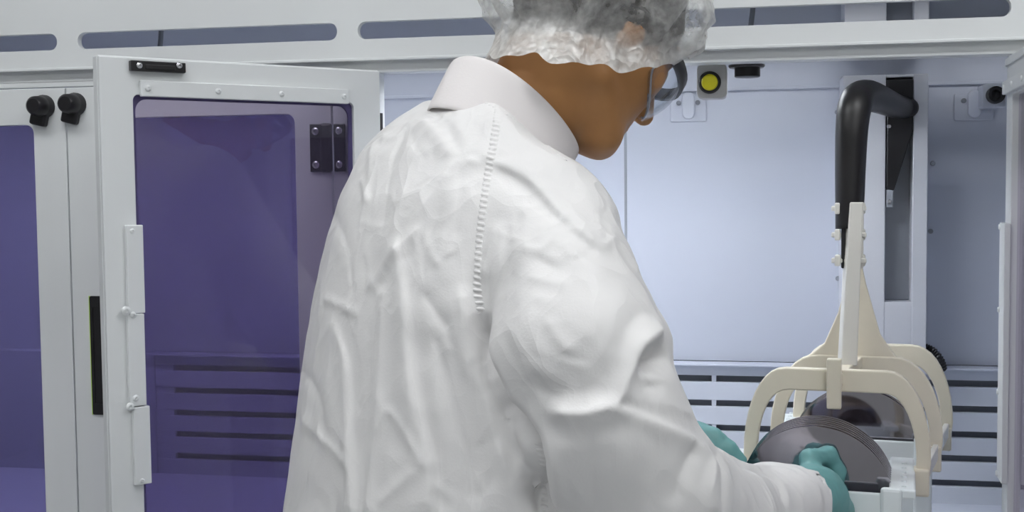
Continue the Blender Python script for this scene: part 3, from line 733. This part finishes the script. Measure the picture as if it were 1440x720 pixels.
# folds traced on the cloth: picture polyline, height (mm), half width (mm), kind
FOLDS = [
 ([(542,400),(535,489),(529,578),(518,684),(512,730)], 4, 9, 'r'),
 ([(560,330),(571,444),(580,555),(602,649),(607,730)], 6, 13, 'a'),
 ([(471,453),(489,524),(491,649),(496,730)], 4, 10, 'a'),
 ([(440,500),(471,453)], 2.5, 7, 'r'), ([(458,420),(480,430),(505,443)], 3, 6, 'r'),
 ([(407,569),(460,622),(491,658)], 4, 9, 'r'),
 ([(527,613),(547,578),(593,649)], 2.5, 6, 'r'), ([(589,658),(527,711)], 2.5, 7, 'r'),
 ([(647,400),(664,489),(691,587),(715,680)], 6, 12, 'r'), ([(607,458),(647,613),(670,720)], -6, 13, 'r'),
 ([(602,676),(642,707)], 2, 6, 'r'), ([(591,407),(636,471)], -4, 9, 'r'),
 ([(514,413),(552,362),(591,324)], 3.5, 8, 'r'), ([(508,250),(519,288)], 2.5, 5, 'r'),
 ([(595,169),(620,192),(642,221)], 4, 8, 'a'), ([(642,221),(608,276),(585,310),(560,370)], 3.5, 9, 'r'),
 ([(646,227),(648,276),(640,340)], -3, 8, 'r'), ([(526,193),(556,193),(581,169)], 2.5, 6, 'r'), ([(526,202),(516,270),(505,340)], 2.5, 8, 'r'),
 ([(655,223),(667,228),(672,236)], 2.5, 5, 'r'),
 ([(695,228),(743,253),(797,308),(847,351)], 5, 11, 'b'),
 ([(847,351),(862,335),(885,331)], 4, 6, 'r'), ([(868,334),(885,360),(900,387)], 5, 8, 'r'), ([(842,300),(845,340)], 3, 6, 'r'),
 ([(731,345),(760,349),(785,318)], 2.5, 6, 'r'), ([(739,387),(770,395),(802,399)], 2.5, 7, 'r'), ([(748,360),(790,380)], -2, 6, 'r'),
 ([(679,400),(690,355),(708,310)], 5, 10, 'r'), ([(700,420),(720,350)], -4, 10, 'r'),
 ([(942,446),(902,484),(880,530),(867,566),(822,582),(769,575)], 10, 13, 'r'),
 ([(940,500),(908,512),(900,530)], -16, 13, 'r'), ([(935,540),(905,545)], -8, 10, 'r'),
 ([(860,574),(920,592),(978,620)], 6, 9, 'a'), ([(976,622),(960,665),(947,712)], -5, 10, 'r'),
 ([(764,444),(785,475),(805,500)], 2.5, 7, 'r'), ([(740,540),(790,560)], -5, 12, 'r'),
 ([(993,630),(1012,655),(1013,720)], -5, 9, 'r'), ([(975,620),(1000,650),(995,700)], 4, 9, 'r'),
 ([(1033,652),(1073,664),(1098,684),(1104,712)], -6, 8, 'r'), ([(1060,655),(1090,655),(1122,666)], 3, 6, 'r'), ([(1040,690),(1050,715)], 3, 9, 'r'),
 ([(690,470),(700,530),(730,590)], 4, 14, 'r'), ([(780,600),(790,660),(785,720)], 5, 16, 'r'), ([(830,610),(835,720)], -4, 18, 'r'),
 ([(679,440),(688,510),(715,572),(748,622),(760,690),(760,730)], -14, 14, 'r'),
 ([(440,360),(455,400),(450,460)], 2.5, 8, 'r'), ([(425,520),(450,560),(455,620)], -3, 9, 'r'), ([(700,620),(725,700)], 5, 10, 'r'),
 ([(620,290),(600,350),(596,400)], -3, 10, 'r'), ([(470,300),(490,350),(495,420)], -3, 10, 'r'), ([(560,200),(545,260),(540,330)], -2.5, 10, 'r'),
]
rc = random.Random(5)
for k in range(150):                    # short scattered creases of crumpled cloth
    x, y = rc.uniform(400, 940), rc.uniform(140, 720); L = rc.uniform(14, 52); a = rc.gauss(math.pi/2, .55) if x < 690 else rc.uniform(0, math.pi)
    b = a+rc.uniform(-.5, .5)
    FOLDS.append(([(x, y), (x+L/2*math.cos(a), y+L/2*math.sin(a)), (x+L/2*(math.cos(a)+math.cos(b)), y+L/2*(math.sin(a)+math.sin(b)))], rc.choice((1, 1, -1))*rc.uniform(.5, 1.3), rc.uniform(4, 8), rc.choice('rra')))
bvh = BVHTree.FromPolygons([tuple(p) for p in v], [tuple(p.vertices) for p in me.polygons])
nrm = get_n(me)
# broad soft undulation plus fine crumple
disp = .0030*vnoise(v*np.array([1, 1, .4]), 11, 3)+.0010*(1-2*np.abs(vnoise(v*np.array([1, 1, .5]), 26, 5)))+.0004*vnoise(v, 60, 9)
disp *= np.clip((v[:, 2]-.5)/.1, 0, 1)
def cast(px, py):
    d = Vector(ray(px, py)); h = bvh.ray_cast(Vector(CAM), d.normalized()); return np.array(h[0]) if h[0] else None
facing = np.clip(-(nrm*((v-CAM)/np.linalg.norm(v-CAM, axis=1)[:, None])).sum(1)*4+.6, 0, 1)
def poly_dist(v, pts):
    best = np.full(len(v), 9.); par = np.zeros(len(v)); side = np.zeros(len(v))
    L = np.cumsum([0]+[np.linalg.norm(b-a) for a, b in zip(pts, pts[1:])])
    for i, (a, b) in enumerate(zip(pts, pts[1:])):
        ab = b-a; h = np.clip(((v-a)@ab)/(ab@ab), 0, 1); q = v-a-h[:, None]*ab; d = np.linalg.norm(q, axis=1)
        nn = np.cross(ab/np.linalg.norm(ab), -AX[2]); mk = d < best
        best[mk] = d[mk]; par[mk] = ((L[i]+h*(L[i+1]-L[i]))/L[-1])[mk]; side[mk] = (q@nn)[mk]
    return best, par, side, L[-1]
for poly, amp, wid, kind in FOLDS:
    pts = [cast(*p) for p in catmull([(x, y) for x, y in poly], 3)]
    pts = [p for p in pts if p is not None]
    if len(pts) < 2: continue
    wd = wid/1000*.75; amp = amp*(0.8 if abs(amp) < 8 else 1.25); lo = np.min(pts, 0)-4*wd; hi = np.max(pts, 0)+4*wd
    ii = np.where(((v > lo) & (v < hi)).all(1) & (facing > .05))[0]
    if not len(ii): continue
    d, s, sd, LL = poly_dist(v[ii], pts)
    ends = np.minimum(1, np.minimum(s, 1-s)*LL/(wd*2)+.15)
    if kind == 'r': pr = np.clip(1-(np.sqrt(d*d+(.12*wd)**2)-.12*wd)/(2.4*wd), 0, 1)**1.7-.18*np.exp(-(d/(2.6*wd))**2)
    else:
        q = sd/wd*(1 if kind == 'a' else -1); pr = np.where(q > 0, np.exp(-(d/(1.8*wd))**2), np.exp(-(d/(.45*wd))**2))-.45*np.exp(-((q+1.1)/.9)**2)*(d < 3*wd)
    disp[ii] += amp/1000*pr*ends*facing[ii]
v2 = v+nrm*disp[:, None]
me.vertices.foreach_set('co', v2.astype(np.float32).ravel()); me.update()
coat = link(me, 'coat', COAT, person, smooth=True)
coat['label'] = 'creased white cleanroom coat with raglan sleeves'
bvh2 = BVHTree.FromPolygons([tuple(p) for p in v2], [tuple(p.vertices) for p in me.polygons])
def cast2(px, py):
    d = Vector(ray(px, py)).normalized(); h = bvh2.ray_cast(Vector(CAM), d)
    return (np.array(h[0]), np.array(h[1])) if h[0] else (None, None)
# puckered raglan seam: a raised tape that follows the cloth
def seam_tape(poly, wd, hgt, name, pucker=True):
    c = catmull(poly, 30); rows = []
    for i, (x, y) in enumerate(c):
        p, n = cast2(x, y)
        if p is None: continue
        rows.append((p, n))
    bm = bmesh.new(); prev = None; K = 7; s = 0
    for i, (p, n) in enumerate(rows):
        t = rows[min(i+1, len(rows)-1)][0]-rows[max(i-1, 0)][0]; t /= np.linalg.norm(t)+1e-9
        sd = np.cross(t, n); ring = []
        if i: s += np.linalg.norm(p-rows[i-1][0])
        for k in range(K):
            a = k/(K-1)*2-1
            hh = hgt*(1-a**4)
            if pucker: hh *= 1+.55*math.sin(s/.0062*2*math.pi+a*1.6)*(1-abs(a)**3)
            ring.append(bm.verts.new(p+sd*a*wd+n*(hh-.0015)))
        if prev:
            for k in range(K-1): bm.faces.new((prev[k], prev[k+1], ring[k+1], ring[k]))
        prev = ring
    return finish(bm, name, COAT, person, smooth=True)
seam_tape([(702, 150), (694, 200), (684, 260), (675, 330), (671, 400), (677, 440)], .0058, .0022, 'raglan_seam')
seam_tape([(634, 127), (660, 135), (690, 148), (720, 166), (748, 186), (775, 208), (796, 226)], .0028, .0016, 'collar_seam')
seam_tape([(757, 622), (764, 655), (766, 700), (764, 735)], .0050, .0018, 'side_seam')

# ---- head
HA = math.radians(38); HP = math.radians(37)
h0 = IR*math.cos(HA)+IF*math.sin(HA)
HF = h0*math.cos(HP)-IU*math.sin(HP); HU = h0*math.sin(HP)+IU*math.cos(HP); HL = -IR*math.sin(HA)+IF*math.cos(HA)
HC = at(842, 53, 1.42)
HM = np.stack([HF, HL, HU])            # rows
def hw(f_, l_, u_): return HC+HF*f_+HL*l_+HU*u_
def head_sdf(P):
    Q = (P-HC.astype(np.float32))@HM.T.astype(np.float32)
    S = Q.copy(); S[..., 1] = np.abs(S[..., 1])
    d = ellipsoid(Q, (-.012, 0, .035), (.100, .077, .088))
    d = smin(d, ellipsoid(Q, (.030, 0, -.050), (.060, .056, .064)), .03)
    d = smin(d, ellipsoid(Q, (.042, 0, -.005), (.052, .060, .065)), .02)
    d = smin(d, np.linalg.norm(S-np.array((.052, .044, -.015), np.float32), axis=-1)-.020, .02)
    d = smin(d, ellipsoid(Q, (.070, 0, -.100), (.024, .026, .020)), .02)
    d = smin(d, capsule(S, (.0, .050, -.070), (.060, .024, -.098), .014, .014), .02)     # jaw edge
    d = smin(d, capsule(S, (.080, .0, .030), (.074, .042, .030), .013, .011), .012)      # brow
    d = smax(d, -(np.linalg.norm(S-np.array((.106, .033, .006), np.float32), axis=-1)-.017), .010)
    d = smin(d, capsule(Q, (.088, 0, .022), (.113, 0, -.028), .008, .0115), .010)        # nose
    d = smin(d, np.linalg.norm(S-np.array((.101, .0125, -.034), np.float32), axis=-1)-.0085, .006)
    d = smin(d, capsule(S, (.093, .0, -.060), (.080, .022, -.062), .0075, .004), .006)   # upper lip
    d = smin(d, capsule(S, (.091, .0, -.072), (.080, .020, -.070), .0075, .004), .005)   # lower lip
    d = smin(d, ellipsoid(S, (-.012, .073, -.008), (.019, .009, .030)), .006)            # ears
    nb = CT-CU*.06
    d = smin(d, chain(P, [(hw(-.040, 0, -.045), .057), (CT+CF*.014, .052), (nb, .058)], .02), .025)
    ch = chain(P, [(nb, .056), (at(690, 330, 1.37), .080), (at(640, 560, 1.36), .10)], .03)
    d = smin(d, ch, .03)
    return np.maximum(d, 1.20-P[..., 2])
v, f = surface_nets(head_sdf, (-.52, -.62, 1.17), (.0, -.16, 1.74), .0036)
v = relax(v, f, 2); me = to_mesh('body', v, f)
body = link(me, 'body', SKIN, person, smooth=True); body['label'] = 'tan skinned bowed head and neck seen from behind the jaw'
for s in (-1, 1):
    bm = bmesh.new(); bmesh.ops.create_uvsphere(bm, u_segments=20, v_segments=14, radius=.0125, matrix=Matrix.Translation(hw(.077, s*.032, .006)))
    e_ = finish(bm, 'eye', EYE, person, smooth=True)
    bm = bmesh.new(); bmesh.ops.create_uvsphere(bm, u_segments=16, v_segments=10, radius=.0065, matrix=Matrix.Translation(hw(.0845, s*.032, .004))); finish(bm, 'iris', BLACK, person, smooth=True)
# ---- short dark hair under the net
def hair_sdf(P):
    Q = (P-HC.astype(np.float32))@HM.T.astype(np.float32)
    d = ellipsoid(Q, (-.018, 0, .034), (.108, .088, .102))
    d = smin(d, capsule(Q, (-.036, 0, -.02), (-.040, 0, -.085), .063, .055), .03)
    rimv = Q[..., 2]-(.62*Q[..., 0]-.022)
    return smax(d, -rimv+.004, .01)
v, f = surface_nets(hair_sdf, tuple(HC-.16), tuple(HC+.17), .005)
v = relax(v, f, 2); v += get_n(to_mesh('t', v, f))*(.003*vnoise(v, 90, 4))[:, None]
link(to_mesh('hair', v, f), 'hair', HAIR, person, smooth=True)

# ---- bouffant net cap
def cap_material():
    mt = bpy.data.materials.new('nonwoven_net'); mt.use_nodes = True; nt = mt.node_tree; out = nt.nodes['Material Output']
    for n in list(nt.nodes):
        if n != out: nt.nodes.remove(n)
    N = nt.nodes.new; Lk = nt.links.new
    at_ = N('ShaderNodeAttribute'); at_.attribute_name = 'opacity'
    tc = N('ShaderNodeTexCoord')
    n1 = N('ShaderNodeTexNoise'); n1.inputs['Scale'].default_value = 120; n1.inputs['Detail'].default_value = 4
    n2 = N('ShaderNodeTexNoise'); n2.inputs['Scale'].default_value = 26; n2.inputs['Detail'].default_value = 5
    Lk(tc.outputs['Object'], n1.inputs['Vector']); Lk(tc.outputs['Object'], n2.inputs['Vector'])
    a = N('ShaderNodeMath'); a.operation = 'MULTIPLY_ADD'; a.inputs[1].default_value = .55; Lk(n1.outputs[0], a.inputs[0])
    b = N('ShaderNodeMath'); b.operation = 'MULTIPLY'; b.inputs[1].default_value = .9; Lk(n2.outputs[0], b.inputs[0]); Lk(b.outputs[0], a.inputs[2])
    c = N('ShaderNodeMath'); c.operation = 'ADD'; Lk(a.outputs[0], c.inputs[0]); Lk(at_.outputs['Fac'], c.inputs[1])
    d = N('ShaderNodeMath'); d.operation = 'SUBTRACT'; d.inputs[1].default_value = .29; d.use_clamp = True; Lk(c.outputs[0], d.inputs[0])
    df = N('ShaderNodeBsdfDiffuse'); df.inputs[0].default_value = (.80, .80, .78, 1)
    tl = N('ShaderNodeBsdfTranslucent'); tl.inputs[0].default_value = (.8, .8, .78, 1)
    gl = N('ShaderNodeBsdfGlossy'); gl.inputs['Roughness'].default_value = .35
    m1 = N('ShaderNodeMixShader'); m1.inputs[0].default_value = .3; Lk(df.outputs[0], m1.inputs[1]); Lk(tl.outputs[0], m1.inputs[2])
    m2 = N('ShaderNodeMixShader'); m2.inputs[0].default_value = .09; Lk(m1.outputs[0], m2.inputs[1]); Lk(gl.outputs[0], m2.inputs[2])
    tr = N('ShaderNodeBsdfTransparent')
    m3 = N('ShaderNodeMixShader'); Lk(d.outputs[0], m3.inputs[0]); Lk(tr.outputs[0], m3.inputs[1]); Lk(m2.outputs[0], m3.inputs[2])
    vo = N('ShaderNodeTexVoronoi'); vo.inputs['Scale'].default_value = 55; n3 = N('ShaderNodeTexNoise'); n3.inputs['Scale'].default_value = 30
    mv = N('ShaderNodeMix'); mv.data_type = 'RGBA'; mv.inputs[0].default_value = .06; Lk(tc.outputs['Object'], n3.inputs['Vector']); Lk(tc.outputs['Object'], mv.inputs[6]); Lk(n3.outputs['Color'], mv.inputs[7]); Lk(mv.outputs[2], vo.inputs['Vector'])
    bp = N('ShaderNodeBump'); bp.inputs['Distance'].default_value = .010; bp.inputs['Strength'].default_value = .45; Lk(vo.outputs['Distance'], bp.inputs['Height'])
    for sh in (df, tl, gl): Lk(bp.outputs[0], sh.inputs['Normal'])
    Lk(m3.outputs[0], out.inputs[0])
    return mt
NU, NV = 320, 110
cc_ = np.array([-.046, 0, .048]); cr = np.array([.158, .130, .120])
P = np.zeros((NU, NV, 3)); OP = np.zeros((NU, NV))
rs = np.random.RandomState(11)
phs = rs.rand(8)*6.28
for i in range(NU):
    ph = 2*math.pi*i/NU
    # rim point on the slanted rim plane (U = .92 F - .035), drawn in around the head
    rf = (.0+.106*math.cos(ph)) if math.cos(ph) > 0 else .102*math.cos(ph); rl = .098*math.sin(ph); ru = .95*rf-.040-.020*math.sin(ph)**2
    ru += .003*math.sin(9*ph+1)+.003*math.sin(17*ph+2)+.022*max(0, -math.cos(ph))**1.2
    rim_dir = np.array([rf, rl, ru])-cc_
    for j in range(NV):
        s = j/(NV-1)
        # sweep from the rim over the dome to the crown
        e = rim_dir/np.linalg.norm(rim_dir); pole = np.array([-.25, 0, 1.0]); pole /= np.linalg.norm(pole)
        ang = math.acos(np.clip(e@pole, -1, 1)); th = ang*(1-s)
        per = e-pole*(e@pole); per /= np.linalg.norm(per)
        dr = pole*math.cos(th)+per*math.sin(th)
        rad = 1/math.sqrt(((dr/cr)**2).sum())
        rr = np.linalg.norm(rim_dir)
        blend = min(1, s/.09); blend = blend*(2-blend)
        R_ = rr*(1-blend)+rad*blend
        P[i, j] = cc_+dr*R_; OP[i, j] = .45*max(0, 1-s/.13)
Pf = P.reshape(-1, 3); ph = np.repeat(2*np.pi*np.arange(NU)/NU, NV); s = np.tile(np.arange(NV)/(NV-1), NU)
pl = 0
for n_, a_, k_ in ((7, .5, 0), (11, .8, 1), (17, .8, 2), (26, .5, 3)):
    pl = pl+a_*(1-2*np.abs(np.sin(n_*ph/2+phs[k_]+1.2*np.sin(3*s+phs[k_+4]))))
fade = np.clip(s/.05, .35, 1)*np.clip((1-s)/.4, 0, 1)
dn = Pf-cc_; dn /= np.linalg.norm(dn, axis=1)[:, None]
cr_n = vnoise(Pf, 32, 21)*.004+(1-2*np.abs(vnoise(Pf, 42, 22)))*.0035+(1-2*np.abs(vnoise(Pf, 85, 23)))*.0016
Pf = Pf+dn*(pl*.0042*fade+cr_n*np.clip(s/.08, .2, 1))[:, None]
OPf = OP.ravel()+.10*np.clip(pl, -1, 1.5)*fade
W = HC+Pf@HM
fa = np.array([[i*NV+j, ((i+1) % NU)*NV+j, ((i+1) % NU)*NV+j+1, i*NV+j+1] for i in range(NU) for j in range(NV-1)])
me = to_mesh('hair_net', W, fa)
at_ = me.attributes.new('opacity', 'FLOAT', 'POINT'); at_.data.foreach_set('value', OPf.astype(np.float32))
capo = link(me, 'hair_net', cap_material(), person, smooth=True); capo['label'] = 'puffed translucent white hair net'

# ---- stand collar
bm = bmesh.new(); NR, NH = 96, 8; rings = []
for j in range(NH):
    hh = j/(NH-1); ring = []
    for i in range(NR):
        a = 2*math.pi*i/NR
        fr = .094*(.99+.01*hh); lr = .065*(.99+.01*hh)
        wob = 1+.012*math.sin(3*a+1)+.012*math.sin(7*a)*(1-hh)
        drop = -.004*math.cos(a)*hh
        p = CT+CF*math.cos(a)*fr*wob+CLh*math.sin(a)*lr*wob+CU*(-.054*(1-hh)-.008*(1-hh)**2+.004*math.sin(2*a+.6)*hh+drop)
        ring.append(bm.verts.new(p))
    rings.append(ring)
for a, b in zip(rings, rings[1:]):
    for k in range(NR): bm.faces.new((a[k], a[(k+1) % NR], b[(k+1) % NR], b[k]))
co = finish(bm, 'collar', COATB, person, smooth=True)
md = co.modifiers.new('thick', 'SOLIDIFY'); md.thickness = .0035; md.offset = 0
md = co.modifiers.new('sub', 'SUBSURF'); md.levels = 1; md.render_levels = 1

# ---- safety glasses
def gl_pt(a, U, ext=0):                # a from -1 (right temple) to 1
    l_ = .074*math.sin(a*math.pi/2); f_ = .038+(.092+ext)*max(0, math.cos(a*math.pi/2))**1.6
    return f_, l_, U
bm = bmesh.new(); n = 25; rows = []
for i in range(n):
    a = -1+2*i/(n-1); r_ = []
    for j in range(7):
        v_ = j/6; f_, l_, _ = gl_pt(a, 0)
        top_u = .009+.012*math.cos(a*math.pi/2); bot = -.052+.030*(abs(a)**2)+(.018*max(0, 1-abs(a)/.25))
        u_ = top_u+(bot-top_u)*v_
        r_.append(bm.verts.new(hw(f_-.028*v_*v_*math.cos(a*math.pi/2), l_*(1-.06*v_), u_)))
    rows.append(r_)
for a, b in zip(rows, rows[1:]):
    for k in range(6): bm.faces.new((a[k], b[k], b[k+1], a[k+1]))
lens = finish(bm, 'lens', CLEAR, person, smooth=True); md = lens.modifiers.new('t', 'SOLIDIFY'); md.thickness = .002
lens['label'] = 'clear wraparound safety glasses lens'
bm = bmesh.new(); pts = []
for i in range(25):
    a = -1+2*i/24; f_, l_, _ = gl_pt(a, 0, .002); pts.append(hw(f_, l_, .010+.012*math.cos(a*math.pi/2)))
bw = bmesh.new(); pr_ = None
for p in pts:
    q_ = [bw.verts.new(np.array(p)+HU*(.007-.015*k/2)) for k in range(3)]
    if pr_:
        for k in range(2): bw.faces.new((pr_[k], q_[k], q_[k+1], pr_[k+1]))
    pr_ = q_
bm.free(); bb = finish(bw, 'brow_bar', BLACK, person, smooth=True); md = bb.modifiers.new('t', 'SOLIDIFY'); md.thickness = .006; md.offset = 0
bm = bmesh.new(); pts = [hw(*gl_pt(-1+2*i/24, 0)[:2], -.050+.030*abs(-1+2*i/24)**2+(.018*max(0, 1-abs(-1+2*i/24)/.25))) for i in range(25)]
pts = [p-HF*.028*math.cos((-1+2*i/24)*math.pi/2) for i, p in enumerate(pts)]
tube(bm, pts, .0012, 6); finish(bm, 'lens_edge', GREY, person, smooth=True)
for s in (-1, 1):
    bm = bmesh.new(); tube(bm, catmull([hw(.045, s*.0745, .010), hw(.03, s*.078, .012), hw(-.02, s*.084, .010), hw(-.05, s*.082, -.010)], 6), .0035, 8); finish(bm, 'temple_arm', BLACK, person, smooth=True)

# ---- gloves
def glove(name, fn, ctr, ext, label):
    v, f = surface_nets(fn, tuple(ctr-ext), tuple(ctr+ext), .0026); v = relax(v, f, 2)
    me = to_mesh(name, v, f); n = get_n(me)
    v = v+n*(.0006*(1-2*np.abs(vnoise(v, 130, 3)))+.0007*vnoise(v, 60, 8))[:, None]
    g = link(to_mesh(name, v, f), name, GLOVE, person, smooth=True); g['label'] = label
def A(*l): return [(at(x, y, t), r) for x, y, t, r in l]
def right_glove(P):
    d = chain(P, A((1095, 708, 1.435, .030), (1128, 702, 1.47, .033), (1148, 702, 1.50, .034), (1163, 722, 1.525, .033)), .02)
    d = smin(d, chain(P, A((1140, 690, 1.49, .026), (1158, 712, 1.525, .024)), .01), .02)
    idx = chain(P, A((1140, 672, 1.515, .0135), (1139, 646, 1.535, .0125), (1164, 641, 1.55, .0120), (1177, 664, 1.553, .0110), (1176, 680, 1.55, .0095)), .006)
    d = smin(d, idx, .010)
    for q in (A((1165, 715, 1.53, .0125), (1190, 735, 1.56, .0115), (1195, 770, 1.58, .0105), (1185, 795, 1.57, .009)),
              A((1165, 728, 1.53, .0125), (1183, 757, 1.56, .0115), (1186, 792, 1.58, .0105), (1176, 815, 1.57, .009)),
              A((1155, 735, 1.52, .0115), (1170, 772, 1.55, .0105), (1172, 805, 1.57, .0095), (1162, 825, 1.56, .008)),
              A((1125, 725, 1.49, .014), (1120, 760, 1.52, .012), (1140, 790, 1.545, .0105))):
        d = smin(d, chain(P, q, .005), .007)
    return d
glove('glove', right_glove, at(1150, 715, 1.515), np.array([.10, .10, .12]), 'teal glove on the right hand')
def left_glove(P):
    d = chain(P, A((940, 632, 1.598, .026), (975, 626, 1.59, .027), (1000, 640, 1.585, .028)), .02)
    for q in (A((985, 618, 1.585, .0145), (1004, 618, 1.578, .0138), (1024, 634, 1.57, .0125), (1040, 648, 1.565, .0095)),
              A((1005, 640, 1.59, .0125), (1028, 652, 1.60, .0115), (1046, 676, 1.60, .0105), (1046, 696, 1.595, .009)),
              A((1003, 652, 1.59, .0125), (1022, 672, 1.60, .0115), (1036, 700, 1.60, .0105), (1034, 720, 1.59, .009)),
              A((998, 660, 1.588, .0115), (1012, 690, 1.60, .0105), (1024, 720, 1.60, .0095), (1020, 738, 1.59, .008)),
              A((985, 640, 1.57, .014), (1008, 668, 1.545, .0125), (1030, 676, 1.54, .0105))):
        d = smin(d, chain(P, q, .005), .007)
    return d
glove('glove', left_glove, at(990, 655, 1.585), np.array([.11, .11, .11]), 'teal glove on the left hand')

# ---- trousers and shoe covers, below the picture
hipc = at(620, 720, 1.36); hipc[2] = .86
feet = []
for s in (-1, 1):
    b = hipc+BL*s*.10; feet.append(np.array([b[0]+BF[0]*.02, b[1]+BF[1]*.02, 0]))
def legs(P):
    d = None
    for s, ft in zip((-1, 1), feet):
        h_ = hipc+BL*s*.085
        c = chain(P, [(h_, .115), ((h_+ft)/2+BF*.02+np.array([0, 0, .03]), .085), (ft+np.array([0, 0, .09]), .07)], .03)
        d = c if d is None else smin(d, c, .02)
    return np.maximum(d, .045-P[..., 2])
v, f = surface_nets(legs, tuple(hipc-np.array([.3, .3, .85])), tuple(hipc+np.array([.3, .3, .16])), .014); v = relax(v, f, 2)
link(to_mesh('trousers', v, f), 'trousers', TROUSER, person, smooth=True)
for ft in feet:
    def shoe(P, ft=ft):
        d = chain(P, [(ft-BF*.05+IU*.05, .048), (ft+BF*.06+IU*.045, .046), (ft+BF*.15+IU*.036, .038)], .03); return np.maximum(d, .0005-P[..., 2])
    v, f = surface_nets(shoe, tuple(ft-np.array([.25, .25, .02])), tuple(ft+np.array([.25, .25, .14])), .008); v = relax(v, f, 1)
    v[:, 2] = np.maximum(v[:, 2], 0)
    link(to_mesh('shoe_cover', v, f), 'shoe_cover', TROUSER, person, smooth=True)
